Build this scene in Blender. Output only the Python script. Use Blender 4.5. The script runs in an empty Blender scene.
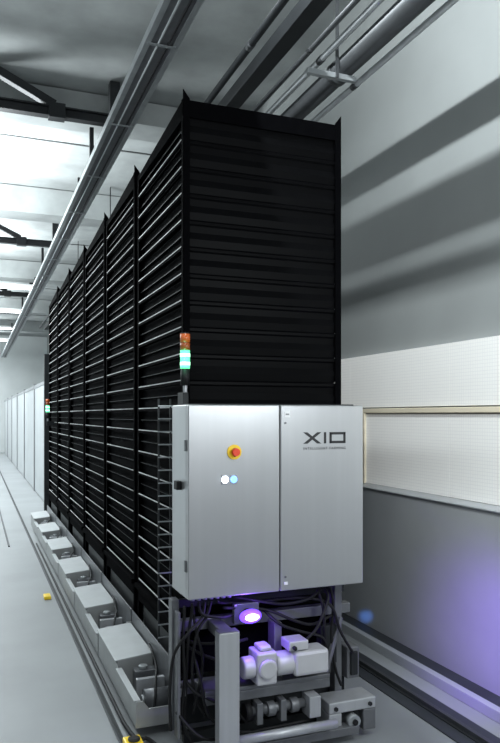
import bpy, bmesh, math
from mathutils import Vector, Matrix
S=bpy.context.scene
COL=S.collection

# ---------------------------------------------------------------- materials
def mat(name,col,rough=0.5,metal=0.0,var=0.0,scale=5.0,emit=None,es=0.0,bump=0.0,stretch=(1,1,1),spec=0.5):
    m=bpy.data.materials.new(name); m.use_nodes=True
    nt=m.node_tree; b=nt.nodes['Principled BSDF']
    b.inputs['Base Color'].default_value=(*col,1)
    b.inputs['Roughness'].default_value=rough
    b.inputs['Metallic'].default_value=metal
    b.inputs['Specular IOR Level'].default_value=spec
    if emit:
        b.inputs['Emission Color'].default_value=(*emit,1)
        b.inputs['Emission Strength'].default_value=es
    if var>0 or bump>0:
        tc=nt.nodes.new('ShaderNodeTexCoord'); mp=nt.nodes.new('ShaderNodeMapping')
        mp.inputs['Scale'].default_value=stretch
        nz=nt.nodes.new('ShaderNodeTexNoise'); nz.inputs['Scale'].default_value=scale
        nz.inputs['Detail'].default_value=5
        nt.links.new(tc.outputs['Object'],mp.inputs['Vector'])
        nt.links.new(mp.outputs['Vector'],nz.inputs['Vector'])
        if var>0:
            cr=nt.nodes.new('ShaderNodeValToRGB')
            cr.color_ramp.elements[0].position=0.3; cr.color_ramp.elements[1].position=0.7
            cr.color_ramp.elements[0].color=tuple(max(0,c*(1-var)) for c in col)+(1,)
            cr.color_ramp.elements[1].color=tuple(min(1,c*(1+var)) for c in col)+(1,)
            nt.links.new(nz.outputs['Fac'],cr.inputs['Fac'])
            nt.links.new(cr.outputs['Color'],b.inputs['Base Color'])
        if bump>0:
            bp=nt.nodes.new('ShaderNodeBump'); bp.inputs['Strength'].default_value=bump
            bp.inputs['Distance'].default_value=0.01
            nt.links.new(nz.outputs['Fac'],bp.inputs['Height'])
            nt.links.new(bp.outputs['Normal'],b.inputs['Normal'])
    return m

M={}
M['floor']=mat('floor_concrete',(0.27,0.285,0.295),0.5,0,0.10,1.2,bump=0.03)
M['ceil']=mat('ceiling_concrete',(0.29,0.307,0.305),0.85,0,0.18,2.2,bump=0.08,spec=0.2)
M['joint']=mat('ceiling_joint',(0.08,0.085,0.085),0.85,0,0.2,3,spec=0.2)
M['wall']=mat('wall_panel_grey',(0.28,0.295,0.292),0.7,0,0.04,2,spec=0.15)
M['wallw']=mat('wall_white',(0.60,0.63,0.63),0.6,0,0.04,2)
M['part']=mat('partition_grey',(0.44,0.46,0.47),0.6,0,0.04,2)
M['partf']=mat('partition_frame',(0.26,0.27,0.28),0.6,0,0.04,2)
M['duct']=mat('duct_blue_grey',(0.54,0.56,0.575),0.38,0.25,0.04,3,spec=0.5)
M['ductlip']=mat('duct_lip',(0.42,0.44,0.46),0.4,0.2,0.03,3)
M['wood']=mat('pale_timber',(0.82,0.73,0.56),0.6,0,0.08,14,stretch=(1,0.1,1))
M['black']=mat('black_plastic',(0.002,0.002,0.0025),0.8,0,0.1,10,spec=0.012)
M['front']=mat('black_tray_front',(0.0018,0.0018,0.0022),0.45,0,0.1,10,spec=0.045)
M['blackm']=mat('black_steel',(0.002,0.002,0.0025),0.8,0.0,0.1,20,spec=0.01)
M['lipm']=mat('tray_lip',(0.03,0.032,0.034),0.5,0.0,0.6,4,spec=0.1)
M['darks']=mat('dark_steel',(0.018,0.020,0.022),0.55,0.1,0.15,8,spec=0.25)
M['beam']=mat('rail_edge',(0.60,0.62,0.63),0.45,0.0,0.80,1.6,spec=0.2)
M['gal']=mat('galvanised_steel',(0.34,0.36,0.37),0.42,0.5,0.12,12)
M['pipe']=mat('pipe_steel',(0.06,0.064,0.068),0.45,0.4,0.12,12)
M['alu']=mat('aluminium',(0.42,0.43,0.45),0.38,0.4,0.06,25,stretch=(1,1,0.1))
M['fr']=mat('frame_steel',(0.15,0.155,0.165),0.42,0.4,0.12,12)
M['stain']=mat('cabinet_grey',(0.48,0.485,0.495),0.34,0.75,0.02,30,stretch=(1,1,0.02))
M['motor']=mat('motor_light_grey',(0.48,0.48,0.50),0.42,0.15,0.05,8)
M['cover']=mat('cover_grey',(0.32,0.33,0.33),0.5,0.2,0.08,8)
M['lid']=mat('cover_lid_white',(0.44,0.46,0.47),0.5,0.1,0.05,8)
M['rub']=mat('rubber_black',(0.010,0.010,0.011),0.6,0,0.1,20,spec=0.25)
M['yel']=mat('yellow_plastic',(0.9,0.62,0.02),0.4,0,0.03,20)
M['red']=mat('red_plastic',(0.8,0.06,0.02),0.35,0,0.03,20)
M['wht']=mat('white_label',(0.8,0.8,0.8),0.5,0,0.02,20)
M['ink']=mat('black_ink',(0.01,0.01,0.012),0.5,0,0.02,20)
M['green']=mat('green_lens',(0.05,0.5,0.25),0.3,0,emit=(0.15,1.0,0.42),es=1.5)
M['gcore']=mat('green_core',(0.4,0.9,0.6),0.3,0,emit=(0.55,1.0,0.72),es=2.2)
M['orange']=mat('orange_lens',(0.55,0.11,0.02),0.3,0,0.03,20,emit=(1,0.2,0.03),es=0.02)
M['amber']=mat('amber_lens',(0.30,0.07,0.015),0.3,0,0.03,20)
M['violet']=mat('violet_lens',(0.03,0.02,0.2),0.3,0,emit=(0.16,0.06,1.0),es=2.6)
M['vcore']=mat('violet_core',(0.2,0.1,0.5),0.3,0,emit=(0.75,0.72,1.0),es=7)
M['bluebtn']=mat('blue_button',(0.2,0.4,1),0.3,0,emit=(0.16,0.38,1.0),es=2.2)
M['whtbtn']=mat('white_button',(0.7,0.8,1),0.3,0,emit=(0.75,0.85,1.0),es=8)
M['tube']=mat('lamp_tube',(1,1,1),0.4,0,emit=(0.92,0.98,1.0),es=10)
M['strip']=mat('floor_dark_strip',(0.03,0.034,0.04),0.5,0.1,0.2,6)

pm=bpy.data.materials.new('polycarbonate_white'); pm.use_nodes=True
nt=pm.node_tree; b=nt.nodes['Principled BSDF']; b.inputs['Roughness'].default_value=0.3
tc=nt.nodes.new('ShaderNodeTexCoord'); sp=nt.nodes.new('ShaderNodeSeparateXYZ'); cb=nt.nodes.new('ShaderNodeCombineXYZ')
br=nt.nodes.new('ShaderNodeTexBrick')
nt.links.new(tc.outputs['Object'],sp.inputs[0]); nt.links.new(sp.outputs['Y'],cb.inputs['X']); nt.links.new(sp.outputs['Z'],cb.inputs['Y'])
nt.links.new(cb.outputs[0],br.inputs['Vector'])
br.offset=0.0; br.inputs['Scale'].default_value=1
br.inputs['Brick Width'].default_value=0.022; br.inputs['Row Height'].default_value=0.022
br.inputs['Mortar Size'].default_value=0.003; br.inputs['Mortar Smooth'].default_value=1.0
br.inputs['Color1'].default_value=(0.84,0.84,0.81,1); br.inputs['Color2'].default_value=(0.85,0.85,0.82,1)
br.inputs['Mortar'].default_value=(0.74,0.74,0.73,1)
nt.links.new(br.outputs['Color'],b.inputs['Base Color'])
nt.links.new(br.outputs['Color'],b.inputs['Emission Color']); b.inputs['Emission Strength'].default_value=0.17  # weak emission added to the panels to suggest light coming through
M['poly']=pm

# ---------------------------------------------------------------- mesh builder
class MB:
    def __init__(s): s.bm=bmesh.new(); s.mats=[]
    def _mi(s,m):
        if m not in s.mats: s.mats.append(m)
        return s.mats.index(m)
    def _tag(s,verts,m,smooth=False):
        i=s._mi(m)
        fs=set(f for v in verts for f in v.link_faces)
        for f in fs: f.material_index=i; f.smooth=smooth
    def box(s,x0,x1,y0,y1,z0,z1,m,rot=None):
        mt=Matrix.Translation(((x0+x1)/2,(y0+y1)/2,(z0+z1)/2))
        if rot: mt=mt@rot
        mt=mt@Matrix.Diagonal((x1-x0,y1-y0,z1-z0,1))
        r=bmesh.ops.create_cube(s.bm,size=1,matrix=mt); s._tag(r['verts'],m); return s
    def cyl(s,p0,p1,r,m,r2=None,seg=20):
        p0=Vector(p0);p1=Vector(p1);d=p1-p0
        mt=Matrix.Translation((p0+p1)/2)@d.to_track_quat('Z','Y').to_matrix().to_4x4()
        q=bmesh.ops.create_cone(s.bm,cap_ends=True,segments=seg,radius1=r,radius2=r if r2 is None else r2,depth=d.length,matrix=mt)
        s._tag(q['verts'],m,True); 
        for f in set(f for v in q['verts'] for f in v.link_faces):
            if len(f.verts)>4: f.smooth=False
        return s
    def sph(s,c,r,m,sc=(1,1,1)):
        q=bmesh.ops.create_uvsphere(s.bm,u_segments=20,v_segments=12,radius=r,matrix=Matrix.Translation(c)@Matrix.Diagonal((*sc,1)))
        s._tag(q['verts'],m,True); return s
    def bar(s,p0,p1,w,h,m):
        p0=Vector(p0);p1=Vector(p1);d=p1-p0
        mt=Matrix.Translation((p0+p1)/2)@d.to_track_quat('Z','Y').to_matrix().to_4x4()@Matrix.Diagonal((w,h,d.length,1))
        r=bmesh.ops.create_cube(s.bm,size=1,matrix=mt); s._tag(r['verts'],m); return s
    def prism(s,poly,axis,a0,a1,m):
        def P(p,a):
            return {'x':(a,p[0],p[1]),'y':(p[0],a,p[1]),'z':(p[0],p[1],a)}[axis]
        v0=[s.bm.verts.new(P(p,a0)) for p in poly]; v1=[s.bm.verts.new(P(p,a1)) for p in poly]
        n=len(poly); s.bm.faces.new(v0); s.bm.faces.new(v1[::-1])
        for i in range(n): s.bm.faces.new((v0[i],v0[(i+1)%n],v1[(i+1)%n],v1[i])[::-1])
        s._tag(v0+v1,m); return s
    def tube(s,pts,r,m,n=8,res=6):
        P=[Vector(p) for p in pts]; out=[]
        for i in range(len(P)-1):
            a=P[max(i-1,0)];b_=P[i];c=P[i+1];d=P[min(i+2,len(P)-1)]
            for k in range(res):
                t=k/res
                out.append(0.5*((2*b_)+(c-a)*t+(2*a-5*b_+4*c-d)*t*t+(-a+3*b_-3*c+d)*t**3))
        out.append(P[-1]); rings=[]; up=Vector((0.13,0.31,0.94))
        for i,p in enumerate(out):
            tg=(out[min(i+1,len(out)-1)]-out[max(i-1,0)]).normalized()
            u=(up-tg*up.dot(tg)).normalized(); w=tg.cross(u); up=u
            rings.append([s.bm.verts.new(p+r*(math.cos(2*math.pi*k/n)*u+math.sin(2*math.pi*k/n)*w)) for k in range(n)])
        for i in range(len(rings)-1):
            for k in range(n): s.bm.faces.new((rings[i][k],rings[i][(k+1)%n],rings[i+1][(k+1)%n],rings[i+1][k]))
        s.bm.faces.new(rings[0][::-1]); s.bm.faces.new(rings[-1])
        s._tag([v for rg in rings for v in rg],m,True); return s
    def done(s,name,parent=None,bevel=0,loc=(0,0,0),label=None,cat=None,group=None,kind=None):
        bmesh.ops.recalc_face_normals(s.bm,faces=s.bm.faces)
        me=bpy.data.meshes.new(name); s.bm.to_mesh(me); s.bm.free()
        for m in s.mats: me.materials.append(m)
        o=bpy.data.objects.new(name,me); COL.objects.link(o); o.location=loc
        if parent: o.parent=parent
        if bevel:
            bv=o.modifiers.new('bevel','BEVEL'); bv.width=bevel; bv.segments=2; bv.limit_method='ANGLE'; bv.angle_limit=0.7
        tagit(o,label,cat,group,kind); return o
def tagit(o,label=None,cat=None,group=None,kind=None):
    if label:o['label']=label
    if cat:o['category']=cat
    if group:o['group']=group
    if kind:o['kind']=kind
def empty(name,loc,label,cat,group=None):
    o=bpy.data.objects.new(name,None); o.empty_display_size=0.1; COL.objects.link(o); o.location=loc
    tagit(o,label,cat,group); return o
def dup(o,loc,par=None):
    n=o.copy(); COL.objects.link(n)
    if par: n.parent=par
    if loc is not None: n.location=loc
    for c in o.children: dup(c,None,n)
    return n

# ---------------------------------------------------------------- room
MB().box(-3.2,3.1,-5,32,-0.1,0,M['floor']).done('floor',label='smooth light grey concrete floor',kind='structure',cat='floor')
cb_=MB().box(-3.2,3.1,-5,32,5.0,5.12,M['ceil'])
for x in (-0.9,1.55): cb_.box(x-0.010,x+0.010,-5,32,4.99,5.01,M['joint'])
for i in range(7): cb_.box(-3.05,2.95,-1.6+i*5.3,-1.57+i*5.3,4.99,5.01,M['joint'])
cb_.done('ceiling',label='grey concrete slab ceiling with long joints',kind='structure',cat='ceiling')
MB().box(2.95,3.1,-5,32,0,5.0,M['wall']).done('wall_right',label='grey smooth insulated panel wall',kind='structure',cat='wall')
MB().box(-3.2,-3.05,-5,32,0,5.0,M['wallw']).done('wall_left',label='white painted hall wall',kind='structure',cat='wall')
MB().box(-3.05,2.95,31.8,32,0,5.0,M['wallw']).done('wall_far',label='white painted end wall of the hall',kind='structure',cat='wall')
for i,(y,z) in enumerate(((7.5,4.74),(10.9,4.6),(16.2,4.6),(21.5,4.6),(26.5,4.6))):  # nearest beam is added to hold the uplight off the near ceiling
    MB().box(-3.05,2.95,y,y+0.45,z,4.985,M['ceil']).done('trim_%d'%(i+1),label='concrete cross beam under the ceiling',kind='structure',cat='beam')

def truss(y):
    o=empty('roof_truss',(0,y,4.55),'heavy dark steel beam with diagonal braces under the ceiling','roof beam','dark steel roof beams')
    a=MB(); a.box(-3.04,1.4,-0.05,0.05,0.0,0.014,M['darks']); a.box(-3.04,1.4,-0.012,0.012,0.014,0.09,M['darks']); a.box(-3.04,1.4,-0.05,0.05,0.09,0.105,M['darks'])
    a.done('bottom_chord',o,0.003)
    for x0,x1 in ((0.74,0.05),(-1.6,-0.95),(-1.7,-2.4)):
        MB().bar((x0,0,0.12),(x1,0,0.44),0.09,0.08,M['darks']).done('diagonal_brace',o,0.003)
    MB().box(0.68,0.84,-0.06,0.06,-0.015,0.13,M['darks']).done('gusset_plate',o,0.003)
    MB().box(1.28,1.38,-0.05,0.05,0.105,0.44,M['darks']).done('strut',o,0.003)
for y in (7.20,12.8,18.4): truss(y)

for i in range(5):
    y0=1.2+i*1.3
    for z0,z1,c in ((1.065,1.605,0),(1.66,2.07,1)):
        MB().box(2.885,2.949,y0,y0+1.298,z0,z1,M['poly']).done('polycarbonate_panel',label='white translucent twin-wall plastic panel against the wall',cat='wall panel',group='white plastic wall panels')
MB().box(2.865,2.949,0.5,8,1.615,1.650,M['wood']).done('timber_batten',bevel=0.004,label='pale horizontal timber batten across white panels',cat='timber batten')
MB().box(2.866,2.884,4.84,4.90,1.062,1.614,M['wood']).done('timber_stud',bevel=0.004,label='pale upright timber stud below the batten',cat='timber stud')

d=empty('service_housing',(2.75,0,0),'long low grey metal housing along the wall','duct housing')
MB().box(0,0.195,-2,14,0.0,1.048,M['duct']).done('body',d,0.004)
MB().prism([(0.195,1.049),(-0.012,1.049),(-0.012,1.056),(0.0,1.061),(0.195,1.061)],'y',-2,14,M['ductlip']).done('top_sill',d,0.001)
MB().box(-0.22,-0.17,-2,14,0.0,0.06,M['ductlip']).box(-0.17,-0.001,-2,14,0,0.02,M['strip']).done('kick_rail',d,0.004)

for x in (2.30,):
    MB().box(x-0.11,x+0.11,-1,14,0.0,0.008,M['strip']).box(x-0.012,x+0.012,-1,14,0.008,0.035,M['pipe']).box(x-0.03,x+0.03,-1,14,0.008,0.014,M['darks']).done('floor_rail',bevel=0.002,label='thin steel guide rail on a dark floor strip',cat='floor rail')
MB().box(0.655,0.685,1.5,30,0,0.012,M['strip']).box(0.665,0.675,1.5,30,0.012,0.025,M['darks']).done('floor_track',bevel=0.002,label='black guide track on the floor beside the racks',cat='floor track')
MB().box(0.38,0.40,9,30,0,0.012,M['strip']).done('floor_groove',label='dark drain groove across the pale floor',cat='floor groove')

# ---------------------------------------------------------------- overhead
t=empty('cable_tray',(1.12,0,3.93),'slim grey steel rail and cable tray above the racks','cable tray')
tr=MB().box(-0.130,-0.115,0.5,30,-0.01,0.05,M['gal']).box(-0.135,-0.10,0.5,30,-0.016,-0.01,M['gal']).done('tray_rail',t)
dup(tr,(0.175,0,0),t)
MB().box(-0.10,0.045,0.5,30,-0.004,0.0,M['fr']).done('tray_floor',t)
MB().cyl((-0.05,0.5,-0.010),(-0.05,30,-0.010),0.007,M['gal'],seg=12).done('conduit',t)
MB().cyl((0.01,0.5,-0.010),(0.01,30,-0.010),0.006,M['rub'],seg=12).done('conduit',t)
cl=MB().box(-0.12,0.06,-0.012,0.012,-0.022,-0.016,M['gal']).done('cross_rung',t,loc=(0,3.0,0))
for i in range(1,12): dup(cl,(0,3.0+i*1.3,0),t)
hg=MB().box(-0.14,0.07,-0.02,0.02,0.05,0.09,M['darks']).box(-0.02,0.02,-0.02,0.02,0.09,0.62,M['darks']).done('hanger',t,loc=(0,7.32,0))
for y in (12.9,18.5,23.8): dup(hg,(0,y,0),t)

d=empty('supply_duct',(1.82,0,3.98),'dark rectangular metal duct below the ceiling','duct')
MB().box(-0.05,0.06,0.5,20,-0.045,0.05,M['darks']).done('duct_body',d,0.004)
st=MB().box(-0.06,0.07,0,0.03,-0.055,-0.045,M['pipe']).box(0.06,0.07,0,0.03,-0.045,1.01,M['darks']).done('duct_strap',d,loc=(0,10.5,0))
dup(st,(0,14,0),d)
def pipe(x,z,r,m,lab):
    p=empty('ceiling_pipe',(x,0,z),lab,'pipe','pipes along the ceiling')
    MB().cyl((0,0.5,0),(0,20,0),r,m,seg=24).done('pipe_run',p)
    c0=MB().cyl((0,0,0),(0,0.06,0),r*1.12,M['pipe'],seg=24).done('pipe_collar',p,loc=(0,1.2,0))
    for i in range(1,6): dup(c0,(0,1.2+i*3,0),p)
pipe(2.30,3.92,0.070,M['pipe'],'thick dark steel pipe below the ceiling')
pipe(2.17,3.99,0.022,M['gal'],'thin grey conduit pipe below the ceiling')
pipe(2.09,4.04,0.018,M['pipe'],'thin dark pipe below the ceiling')
pipe(2.43,3.86,0.020,M['gal'],'thin grey conduit pipe beside the wall')
pipe(1.66,3.99,0.024,M['darks'],'thin dark pipe added to cast a shadow band')  # added pipe, there only for one more shadow band on the wall
for y in (4.1,8.5,12):
    h=empty('pipe_hanger',(2.2,y,3.835),'galvanised channel bracket carrying ceiling pipes','pipe hanger','pipe hangers')
    MB().box(-0.20,0.16,-0.018,0.018,-0.025,0.01,M['gal']).done('channel',h,0.003)
    MB().box(0.0,0.02,-0.03,-0.018,-0.025,1.16,M['pipe']).done('hanger_strut',h)

def lum(x,y,z,along='x',L=1.5):
    o=empty('ceiling_luminaire',(x,y,z),'white strip luminaire with glowing tube','ceiling lamp','strip luminaires')
    if along=='x':
        MB().box(-L/2,L/2,-0.06,0.06,0.03,0.09,M['wht']).done('lamp_housing',o,0.004)
        MB().cyl((-L/2+.03,0,0.0),(L/2-.03,0,0.0),0.022,M['tube'],seg=12).done('lamp_tube',o)
    else:
        MB().box(-0.06,0.06,-L/2,L/2,0.03,0.09,M['wht']).done('lamp_housing',o,0.004)
        MB().cyl((0,-L/2+.03,0),(0,L/2-.03,0),0.016,M['tube'],seg=12).done('lamp_tube',o)
    MB().cyl((0,0,0.09),(0,0,4.99-z),0.008,M['gal'],seg=8).done('suspension_rod',o)
for y in (16.6,20.5,24.5,28.5): lum(0.3,y,4.45,'x',1.9)
lum(1.0,2.6,4.76,'y',2.2)

# ---------------------------------------------------------------- growing racks
W=0.895; L=1.06; X0=0.973; PITCH=1.15; Y0=3.40; NL=19; ZB=0.56; DZ=0.135
rack=empty('growing_rack',(X0,Y0,0),'tall black rack of stacked growing trays on a wheeled carriage','growing rack','row of black growing racks')
for i,(x,y) in enumerate(((0,0),(W-0.035,0),(0,L-0.035),(W-0.035,L-0.035))):
    a=MB(); sx=0.0 if x==0 else 0.029; sy=0.0 if y==0 else 0.029
    zt=3.19 if y==0 else 3.13
    a.box(sx,sx+0.006,0,0.035,0.1,zt,M['blackm']); a.box(0,0.035,sy,sy+0.006,0.1,zt,M['blackm'])
    if y==0:
        a.prism([(0.0 if x==0 else 0.035,3.19),(0.035 if x==0 else 0.0,3.19),(0.0 if x==0 else 0.035,3.235)],'y',0,0.006,M['blackm'])
    a.done('post',rack,loc=(x,y,0))
a=MB(); h=0.134
x0,x1,y0,y1=0.028,W-0.03,0.02,L-0.01
a.box(x0,x1,y0,y1,0,0.008,M['black'])
a.box(x0,x0+0.006,y0,y1,0.008,0.118,M['black']); a.box(x1-0.006,x1+0.02,y0,y1,0.008,h,M['black'])
a.box(x0-0.014,x0,y0,y1,0.060,0.068,M['black']); a.box(x0-0.015,x0-0.014,y0+0.02,y1-0.02,0.062,0.065,M['lipm'])
a.box(x0,x1,y1-0.006,y1,0.008,h,M['black'])
a.prism([(y0+0.006,0.0),(y0,0.004),(y0-0.006,0.04),(y0+0.004,0.075),(y0+0.001,0.108),(y0-0.006,0.116),(y0-0.006,h-0.004),(y0,h),(y0+0.012,h),(y0+0.012,0.0)],'x',0.036,W-0.030,M['front'])
tray=a.done('tray',rack,loc=(0,0,ZB))
for k in range(1,NL): dup(tray,(0,0,ZB+k*DZ),rack)
sb=MB().box(0.000,0.012,0.036,L-0.036,-0.014,0.000,M['blackm']).box(-0.001,0.003,0.036,L-0.036,0.0,0.0055,M['beam']).done('shelf_beam',rack,loc=(0,0,ZB-0.002))
for k in range(1,NL): dup(sb,(0,0,ZB-0.002+k*DZ),rack)
a=MB().box(0,W,0.006,0.03,3.10,3.185,M['blackm']).box(0,W,L-0.03,L,3.10,3.125,M['blackm'])
for x in (0.001,W-0.021): a.prism([(0.03,3.09),(L-0.03,3.09),(L-0.03,3.125),(0.03,3.185)],'x',x,x+0.02,M['blackm'])
a.done('top_frame',rack)
a=MB()
for x in (0.0,W-0.06): a.box(x,x+0.06,0.0,L,0.42,0.50,M['blackm'])
for y in (0.04,L/2,L-0.1): a.box(0.06,W-0.06,y,y+0.06,0.42,0.50,M['blackm'])
a.box(-0.02,W,0.0,L,0.50,0.53,M['blackm'])
for x in (0.02,W-0.06): a.box(x,x+0.04,0.1,L-0.1,0.1,0.42,M['darks'])
a.done('carriage_frame',rack,0.003)
# side cover: angular sheet metal trough with recessed top
a=MB(); F,T=-0.235,0.006
a.prism([(0.02,0.06),(1.14,0.06),(1.14,0.225),(0.56,0.225),(0.48,0.19),(0.02,0.19)],'x',F,F+T,M['cover'])
a.box(F+T,-0.01,0.02,1.14,0.06,0.068,M['cover'])
a.prism([(F,0.06),(-0.01,0.06),(-0.01,0.25),(-0.05,0.25),(-0.07,0.15),(-0.17,0.15),(-0.20,0.19),(F,0.19)],'y',0.015,0.023,M['cover'])
a.box(F,-0.01,1.132,1.14,0.06,0.225,M['cover'])
a.box(F-0.010,F+T+0.018,0.02,0.50,0.190,0.196,M['lid'])
a.prism([(F-0.010,0.225),(-0.03,0.245),(-0.03,0.252),(F-0.010,0.232)],'y',0.52,1.14,M['lid'])
a.prism([(F+T,0.07),(-0.03,0.07),(-0.03,0.245),(F+T,0.227)],'y',0.52,0.527,M['cover'])
a.box(-0.02,-0.012,0.02,1.14,0.06,0.33,M['fr'])
a.done('side_cover',rack,0.0015)
MB().box(-0.15,-0.03,0.42,0.50,0.068,0.19,M['fr']).cyl((-0.10,0.46,0.19),(-0.10,0.46,0.21),0.025,M['gal']).done('bearing_block',rack,0.004)
MB().cyl((-0.16,0.17,0.135),(-0.03,0.17,0.135),0.050,M['fr'],seg=28).cyl((-0.175,0.17,0.135),(-0.16,0.17,0.135),0.025,M['gal']).done('guide_roller',rack)
MB().box(-0.18,-0.03,0.25,0.28,0.068,0.21,M['alu']).done('clamp',rack,0.003)
MB().box(-0.15,-0.04,0.28,0.38,0.08,0.17,M['fr']).done('spring_unit',rack,0.003)
MB().tube([(-0.14,0.05,0.075),(-0.12,0.09,0.18),(-0.09,0.2,0.23),(-0.05,0.36,0.23),(-0.04,0.5,0.27),(-0.03,0.62,0.27)],0.007,M['rub']).done('hose',rack)
w=MB().cyl((-0.005,0,0.06),(0.03,0,0.06),0.06,M['rub']).cyl((-0.008,0,0.06),(0.04,0,0.06),0.02,M['gal']).done('wheel',rack,loc=(0.0,0.22,0))
for p in ((0,0.9,0),(W-0.03,0.22,0),(W-0.03,0.9,0)): dup(w,p,rack)
for i in range(1,6): dup(rack,(X0,Y0+i*PITCH,0))

# ---------------------------------------------------------------- control cabinet
c=empty('control_cabinet',(0.881,3.0,0.778),'grey steel two-door control cabinet mounted on the rack end','control cabinet')
CW=0.889; CH=0.868
MB().box(0,CW,0.032,0.27,0,CH,M['stain']).done('body',c,0.004)
xs=0.445
MB().box(0.0,xs-0.0025,0,0.03,0.0,CH,M['stain']).done('door',c,0.005)
MB().box(xs+0.0025,CW,0,0.03,0.0,CH,M['stain']).done('door',c,0.005)
MB().box(0.02,CW-0.02,0.06,0.26,CH,CH+0.006,M['darks']).done('roof_plate',c)
hh=MB().box(-0.006,0.0,0.025,0.045,0,0.05,M['fr']).done('hinge',c,loc=(0,0,0.12)); dup(hh,(0,0,0.66),c)
MB().box(-0.025,0,0.1,0.15,0.48,0.52,M['rub']).done('side_socket',c,0.003)
e=MB().cyl((0.217,0.0,0.654),(0.217,-0.006,0.654),0.034,M['yel'],seg=32).done('emergency_stop',c,label='yellow ring with red mushroom button')
MB().cyl((0.217,-0.006,0.654),(0.217,-0.026,0.654),0.012,M['red']).cyl((0.217,-0.020,0.654),(0.217,-0.036,0.654),0.020,M['red'],r2=0.017).done('push_knob',e)
for x,m in ((0.172,'whtbtn'),(0.214,'bluebtn')):
    bb=MB().box(x-0.017,x+0.017,-0.005,0,0.508,0.552,M['gal']).done('push_button',c,0.002,label='lit push button on a grey plate')
    MB().cyl((x,-0.005,0.53),(x,-0.014,0.53),0.0165,M[m],r2=0.013,seg=28).done('button_cap',bb)
lk=MB().cyl((0.472,0.0,0),(0.472,-0.004,0),0.005,M['fr']).done('door_lock',c,loc=(0,0,0.785)); dup(lk,(0,0,0.065),c)
MB().box(0.468,0.496,-0.0015,0.0,0.812,0.842,M['wht']).box(0.473,0.491,-0.002,-0.0015,0.822,0.829,M['fr']).done('sticker',c)
MB().box(0.466,0.484,-0.0015,0,0.028,0.042,M['wht']).done('sticker',c)
a=MB(); lx=0.564; z0=0.686; z1=0.740; y0,y1=-0.0015,0.0; q=0.012
a.prism([(lx,z1),(lx+.022,z1),(lx+.096,z0),(lx+.074,z0)],'y',y0,y1,M['ink'])
a.prism([(lx+.096,z1),(lx+.074,z1),(lx,z0),(lx+.022,z0)],'y',y0-0.0003,y1,M['ink'])
a.box(lx+.110,lx+.110+q,y0,y1,z0,z1,M['ink'])
ox0,ox1=lx+.140,lx+.227
a.box(ox0,ox0+q,y0,y1,z0,z1,M['ink']).box(ox1-q,ox1,y0,y1,z0,z1,M['ink']).box(ox0,ox1,y0,y1,z1-q,z1,M['ink']).box(ox0,ox1,y0,y1,z0,z0+q,M['ink'])
a.done('logo',c)
cu=bpy.data.curves.new('lettering','FONT'); cu.body='INTELLIGENT FARMING'; cu.size=0.0165; cu.extrude=0.0004; cu.space_character=1.28
to=bpy.data.objects.new('tmp_text',cu); COL.objects.link(to); bpy.context.view_layer.update()
me=bpy.data.meshes.new_from_object(to.evaluated_get(bpy.context.evaluated_depsgraph_get())); bpy.data.objects.remove(to)
me.materials.clear(); me.materials.append(M['ink'])
lo=bpy.data.objects.new('lettering',me); COL.objects.link(lo); lo.parent=c; lo.rotation_euler=(math.pi/2,0,0); lo.location=(0.564,-0.001,0.657)
xsz=max(v.co.x for v in me.vertices); lo.scale=(0.227/xsz,1.1,1)
cg=MB().cyl((0,0.1,-0.03),(0,0.1,0.0),0.010,M['gal'],seg=10).done('cable_gland',c,loc=(0.05,0,0))
for i in range(1,7): dup(cg,(0.05+i*0.03,0,0),c)
mb_=MB().box(0,0.04,0.27,0.398,0,0.04,M['darks']).done('mounting_bracket',c,loc=(0.10,0,0.1))
for p in ((0.8,0,0.1),(0.10,0,0.7),(0.8,0,0.7)): dup(mb_,p,c)

l=empty('cable_ladder',(0.850,3.42,0.47),'narrow black wire cable ladder upright beside the cabinet','cable ladder')
up_=MB().box(0,0.008,0,0.008,0,1.21,M['darks']).done('upright',l); dup(up_,(0.06,0,0),l)
r_=MB().box(0.0,0.068,-0.005,0.0,0,0.006,M['gal']).done('rung',l,loc=(0,0,0.02))
for i in range(1,19): dup(r_,(0,0,0.02+i*0.064),l)
bk=MB().box(0.068,0.122,0.0,0.012,0,0.03,M['blackm']).done('bracket',l,loc=(0,0,0.1)); dup(bk,(0,0,1.1),l)

s=empty('signal_tower',(0.957,3.31,1.69),'stacked signal light with glowing green segment','signal light')
MB().box(-0.014,0.014,-0.012,0.085,-0.04,0.02,M['darks']).cyl((0,0,0.0),(0,0,0.06),0.010,M['alu']).done('base',s,0.002)
MB().cyl((0,0,0.055),(0,0,0.135),0.022,M['rub']).done('socket',s)
MB().cyl((0,0,0.137),(0,0,0.152),0.0235,M['green'],seg=28).cyl((0,0,0.152),(0,0,0.168),0.0245,M['gcore'],seg=28).cyl((0,0,0.168),(0,0,0.194),0.0235,M['green'],seg=28).cyl((0,0,0.194),(0,0,0.210),0.0245,M['gcore'],seg=28).cyl((0,0,0.210),(0,0,0.225),0.0235,M['green'],seg=28).done('green_lens',s,label='glowing green lens')
MB().cyl((0,0,0.227),(0,0,0.262),0.024,M['amber'],seg=28).done('amber_lens',s,label='dull amber lens')
MB().cyl((0,0,0.264),(0,0,0.305),0.024,M['orange'],seg=28).cyl((0,0,0.305),(0,0,0.312),0.024,M['rub'],r2=0.019).done('red_lens',s,label='orange-red lens')
s2=dup(s,(0.882,9.44,1.50)); s2.rotation_euler=(0,0,-math.pi/2)

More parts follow.
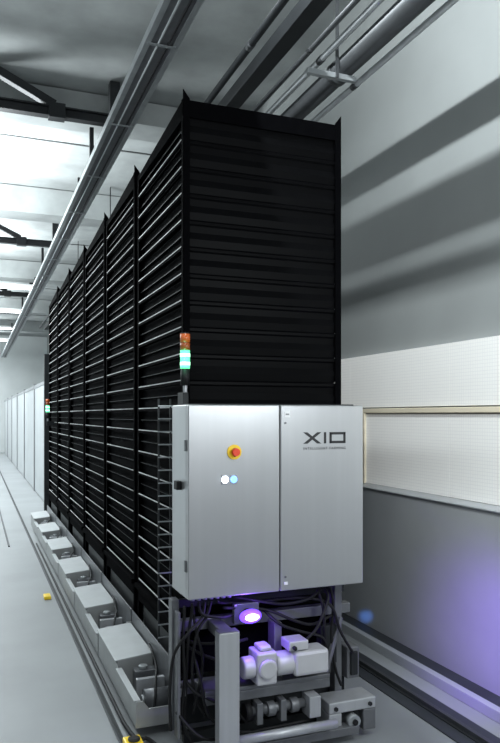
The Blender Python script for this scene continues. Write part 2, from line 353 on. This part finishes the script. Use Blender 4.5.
# ---------------------------------------------------------------- drive unit below cabinet
u=empty('drive_unit',(1.2,3.15,0),'electric drive assembly with frame, gear motor and guide rollers','drive unit')
def at(mb,name,bev=0.003,label=None): return mb.done(name,u,bev,loc=(-1.2,-3.15,0),label=label)
at(MB().box(0.86,1.80,3.18,3.23,0.585,0.635,M['fr']),'cross_beam')
at(MB().box(0.86,1.80,3.20,3.25,0.28,0.33,M['fr']),'cross_beam')
at(MB().box(0.86,1.80,3.24,3.26,0.68,0.72,M['darks']),'cross_beam')
at(MB().box(0.86,1.80,3.24,3.26,0.12,0.27,M['darks']),'cross_beam')
at(MB().box(0.85,0.885,3.16,3.22,0.14,0.742,M['fr']),'leg')
at(MB().box(1.70,1.740,3.16,3.22,0.14,0.742,M['fr']),'leg')
at(MB().box(0.86,0.875,3.10,3.16,0.12,0.70,M['fr']).box(0.875,0.91,3.13,3.16,0.3,0.34,M['fr']),'side_plate')
at(MB().box(0.98,1.62,3.06,3.22,0.315,0.335,M['fr']).box(0.98,1.62,3.06,3.07,0.27,0.315,M['fr']),'support_plate')
at(MB().box(0.90,1.70,3.235,3.25,0.36,0.58,M['blackm']),'back_plate')
at(MB().box(1.34,1.38,3.10,3.18,0.335,0.60,M['fr']),'support_strut')
at(MB().box(1.60,1.69,3.12,3.17,0.36,0.55,M['darks']),'terminal_plate')
at(MB().bar((1.60,3.09,0.30),(1.72,3.14,0.58),0.022,0.022,M['fr']),'support_strut')
g=at(MB().cyl((1.30,3.02,0.437),(1.40,3.02,0.437),0.055,M['motor'],seg=28).box(1.385,1.565,2.96,3.08,0.380,0.495,M['motor']),'gear_motor',0.016,'light grey electric gear motor')
MB().box(1.36,1.46,2.97,3.07,0.50,0.545,M['motor']).cyl((1.38,2.965,0.52),(1.38,2.94,0.52),0.010,M['rub']).done('terminal_box',g,0.006)
MB().box(1.20,1.30,2.97,3.09,0.360,0.510,M['motor']).cyl((1.25,2.97,0.437),(1.25,2.95,0.437),0.045,M['motor'],seg=28).cyl((1.20,3.02,0.437),(1.14,3.02,0.437),0.050,M['motor']).box(1.22,1.28,2.99,3.07,0.510,0.535,M['motor']).done('gearbox',g,0.012)
bc=at(MB().cyl((1.198,3.17,0.662),(1.198,3.06,0.662),0.024,M['rub']).box(1.135,1.261,3.10,3.13,0.615,0.71,M['fr']),'beacon_lamp')  # back plate added behind the lens to catch its violet glow
MB().sph((1.198,3.05,0.662),0.044,M['violet'],(1.25,0.55,0.76)).done('beacon_lens',bc,label='glowing violet lens')
MB().sph((1.198,3.028,0.662),0.026,M['vcore'],(1.35,0.4,0.62)).done('beacon_bulb',bc,label='glowing pale violet bulb')
at(MB().box(1.000,1.095,2.92,2.98,0.0,0.637,M['alu']).box(1.00,1.095,2.92,2.98,0.637,0.641,M['fr']),'guide_post',0.004)
at(MB().cyl((1.10,2.96,0.135),(1.60,2.96,0.135),0.022,M['alu']),'bumper_bar',0,'rounded light grey bumper bar')
pb=at(MB().box(1.03,1.09,2.98,3.17,0,0.05,M['fr']),'post_bracket'); pb.location.z=0.58
p2=dup(pb,(-1.2,-3.15,0.265),u)
at(MB().cyl((1.20,3.06,0.215),(1.50,3.06,0.215),0.022,M['fr'],seg=24).cyl((1.17,3.06,0.215),(1.20,3.06,0.215),0.04,M['rub'],seg=24),'drive_shaft',0)
for x in (1.28,1.40):
    at(MB().cyl((x,3.055,0.215),(x+0.04,3.055,0.215),0.034,M['fr'],seg=24),'guide_roller',0.004)
at(MB().box(1.12,1.58,3.09,3.14,0.165,0.265,M['darks']).box(1.22,1.25,3.02,3.09,0.16,0.26,M['fr']).box(1.34,1.37,3.02,3.09,0.16,0.26,M['fr']).box(1.48,1.54,3.0,3.09,0.16,0.26,M['alu']),'roller_carrier')
at(MB().box(0.92,1.75,3.0,3.06,0.045,0.085,M['fr']),'lower_rail')
at(MB().box(0.92,1.75,3.2,3.24,0.045,0.10,M['darks']),'lower_rail')
cf=at(MB().box(1.60,1.86,3.03,3.17,0.145,0.20,M['alu']).box(1.60,1.67,3.03,3.17,0.04,0.145,M['alu']).box(1.79,1.86,3.03,3.17,0.04,0.145,M['fr']).box(1.67,1.79,3.06,3.17,0.05,0.145,M['darks']),'clamp_foot',0.006)
MB().cyl((1.73,3.01,0.10),(1.73,3.06,0.10),0.032,M['gal'],seg=24).cyl((1.73,3.0,0.10),(1.73,3.01,0.10),0.014,M['rub']).done('roller',cf)
for x in (1.635,1.825): MB().cyl((x,3.02,0.17),(x,3.03,0.17),0.011,M['darks'],seg=6).done('bolt',cf)
at(MB().box(1.76,1.83,3.14,3.24,0.26,0.42,M['fr']).box(1.775,1.815,3.125,3.14,0.28,0.40,M['darks']),'junction_box',0.005)
C=[((0.93,3.1,0.737),(0.93,3.10,0.70),(0.92,3.12,0.60),(0.915,3.13,0.45),(0.91,3.14,0.30),(0.90,3.15,0.12)),
   ((0.96,3.1,0.737),(0.97,3.07,0.69),(1.05,3.06,0.67),(1.10,3.08,0.665),(1.158,3.13,0.66)),
   ((0.99,3.1,0.737),(0.97,3.08,0.67),(0.90,3.05,0.62),(0.84,3.08,0.52),(0.83,3.12,0.35),(0.84,3.14,0.15)),
   ((1.02,3.1,0.737),(1.0,3.1,0.67),(0.95,3.09,0.60),(0.93,3.1,0.45),(0.95,3.12,0.3),(1.0,3.12,0.2)),
   ((1.05,3.1,0.737),(1.1,3.14,0.71),(1.3,3.14,0.70),(1.5,3.13,0.70),(1.64,3.10,0.66),(1.70,3.10,0.52),(1.78,3.12,0.40)),
   ((1.62,3.12,0.737),(1.62,3.08,0.70),(1.57,3.05,0.62),(1.52,3.02,0.57),(1.45,3.0,0.53)),
   ((1.58,3.12,0.737),(1.60,3.10,0.66),(1.61,3.1,0.56),(1.62,3.11,0.44),(1.60,3.12,0.34)),
   ((1.66,3.14,0.737),(1.67,3.12,0.66),(1.66,3.12,0.50),(1.68,3.12,0.34),(1.72,3.13,0.24)),
   ((1.08,3.1,0.70),(1.3,3.12,0.665),(1.45,3.10,0.60),(1.55,3.11,0.57),(1.66,3.12,0.60)),
   ((1.30,3.14,0.66),(1.36,3.08,0.60),(1.48,3.1,0.545),(1.6,3.1,0.50),(1.64,3.12,0.40)),
   ((0.87,3.16,0.60),(0.95,3.14,0.54),(1.1,3.06,0.55),(1.2,3.10,0.54)),
   ((0.88,3.16,0.55),(0.98,3.12,0.49),(1.04,3.06,0.47),(1.10,3.04,0.40),(1.13,3.05,0.34)),
   ((0.89,3.15,0.40),(0.94,3.10,0.33),(1.0,3.06,0.30),(1.1,3.05,0.25),(1.18,3.05,0.17)),
   ((0.90,3.12,0.72),(0.89,3.11,0.55),(0.90,3.12,0.38),(0.89,3.13,0.20),(0.93,3.10,0.10)),
   ((0.94,3.13,0.72),(0.95,3.10,0.60),(0.98,3.10,0.48),(0.97,3.11,0.36),(0.94,3.12,0.22)),
   ((1.15,3.14,0.735),(1.28,3.10,0.71),(1.40,3.11,0.685),(1.52,3.10,0.70),(1.60,3.12,0.737)),
   ((0.94,3.12,0.50),(0.96,3.08,0.40),(1.0,3.06,0.22),(1.12,3.05,0.14),(1.2,3.06,0.12)),
   ((0.86,3.12,0.24),(0.95,3.02,0.15),(1.1,3.05,0.12),(1.3,3.06,0.12),(1.5,3.05,0.13))]
for p in C: at(MB().tube(p,0.0075,M['rub']),'power_cable',0)

MB().box(0.665,0.75,3.27,3.39,0.0,0.045,M['yel']).cyl((0.71,3.33,0.045),(0.71,3.33,0.06),0.03,M['rub']).done('wheel_chock',bevel=0.01,label='small yellow plastic chock on the floor',cat='wheel chock')
MB().box(0.56,0.62,6.3,6.42,0.0,0.03,M['yel']).done('floor_marker',bevel=0.008,label='small yellow marker block beside the track',cat='floor marker')
MB().tube([(0.84,2.4,0.02),(0.84,2.8,0.02),(0.83,3.15,0.02),(0.79,3.37,0.02),(0.722,3.48,0.02),(0.712,4.4,0.02),(0.71,9,0.02)],0.010,M['rub']).done('floor_cable',label='black cable lying beside the floor track',cat='cable')

# ---------------------------------------------------------------- background partition
for i in range(6):
    y=12.2+i*3.2
    o=empty('partition_panel',(1.15,y,0),'pale grey partition bay with plain upright post','partition panel','partition panels behind the racks')
    MB().box(0.03,0.08,0.1,3.15,0.02,2.2,M['part']).done('panel',o,0.004)
    MB().box(0.01,0.1,0,0.1,0,2.25,M['partf']).box(0.02,0.03,0.1,3.19,2.15,2.22,M['partf']).done('frame',o,0.004)
MB().box(0.96,1.06,10.75,10.85,0,2.5,M['darks']).done('steel_column',label='dark upright steel column behind the racks',cat='column')

# ---------------------------------------------------------------- lights
def area(name,loc,rot,sx,sy,e,col=(1,1,1)):
    l=bpy.data.lights.new(name,'AREA'); l.shape='RECTANGLE'; l.size=sx; l.size_y=sy; l.energy=e; l.color=col
    o=bpy.data.objects.new(name,l); COL.objects.link(o); o.location=loc; o.rotation_euler=rot; return o
cool=(0.90,0.97,1.0)
R=math.radians
area('lamp_wall',(1.0,2.6,4.71),(0,R(-50),0),0.05,2.4,140,cool)
for y,e_ in ((9.5,120),(14,200),(19,240),(24,240),(29,240)): area('lamp_aisle',(-0.9,y,4.3),(0,0,0),1.2,1.2,e_,cool)
for y,e_ in ((9.4,420),(14.2,350),(20,220),(27,220)): area('fill_uplight',(-0.6,y,3.7),(R(180),0,0),1.6,1.6,e_,cool)  # unseen fill aimed upward to brighten the far ceiling, no fixture
area('fill_uplight',(-0.9,4.6,3.2),(R(180),0,0),1.4,1.4,34,cool)  # small added fill that lightens the near ceiling
area('lamp_front',(-0.8,0.5,4.2),(R(25),0,0),1.5,1.5,55,cool)
area('lamp_aisle',(-1.0,5.2,4.4),(0,R(15),0),0.6,2.0,32,cool)
fl=area('fill_rear',(1.9,-2.2,2.6),(0,0,0),1.2,1.2,50,cool)  # unseen fill behind the camera, added to lift the low wall housing
fl.rotation_euler=(Vector((2.5,4,0.6))-Vector((1.9,-2.2,2.6))).to_track_quat('-Z','Y').to_euler()
fl=area('fill_side_aisle',(1.9,1.2,2.2),(0,0,0),0.5,0.8,26,cool)  # added fill for the shaded housing beside the rack, no fixture
fl.rotation_euler=(Vector((2.75,4.4,0.4))-Vector((1.9,1.2,2.2))).to_track_quat('-Z','Y').to_euler()
def spot(name,loc,tgt,e,ang,col,r=0.02,bl=0.6):
    l=bpy.data.lights.new(name,'SPOT'); l.energy=e; l.spot_size=R(ang); l.spot_blend=bl; l.color=col; l.shadow_soft_size=r
    o=bpy.data.objects.new(name,l); COL.objects.link(o); o.location=loc
    o.rotation_euler=(Vector(tgt)-Vector(loc)).to_track_quat('-Z','Y').to_euler()
l=bpy.data.lights.new('lamp_beacon','POINT'); l.energy=3.4; l.color=(0.22,0.08,1); l.shadow_soft_size=0.01
o=bpy.data.objects.new('lamp_beacon',l); COL.objects.link(o); o.location=(1.198,2.985,0.67)
l=bpy.data.lights.new('lamp_signal','POINT'); l.energy=0.25; l.color=(0.15,1,0.45); l.shadow_soft_size=0.01
o=bpy.data.objects.new('lamp_signal',l); COL.objects.link(o); o.location=(0.935,3.27,1.87)
spot('spot_violet_glow',(1.95,2.95,0.50),(2.75,3.20,0.30),32,88,(0.27,0.12,1),bl=1.0)  # added spot for the violet glow on the housing, apart from the beacon
spot('spot_blue_dot',(2.0,3.2,0.55),(2.75,4.62,0.08),190,4,(0.1,0.3,1),bl=1.0)  # added narrow beam that makes a blue dot low on the housing

w=bpy.data.worlds.new('World'); S.world=w; w.use_nodes=True
w.node_tree.nodes['Background'].inputs[0].default_value=(0.80,0.88,1.0,1)
w.node_tree.nodes['Background'].inputs[1].default_value=0.22

cam=bpy.data.cameras.new('camera'); co=bpy.data.objects.new('camera',cam); COL.objects.link(co)
co.location=(0,0,1.6); co.rotation_euler=(R(90),0,R(-21.4))
cam.sensor_fit='HORIZONTAL'; cam.sensor_width=36; cam.lens=703/500*36; cam.shift_y=0.087
S.camera=co
S.view_settings.view_transform='Standard'
S.view_settings.look='None'
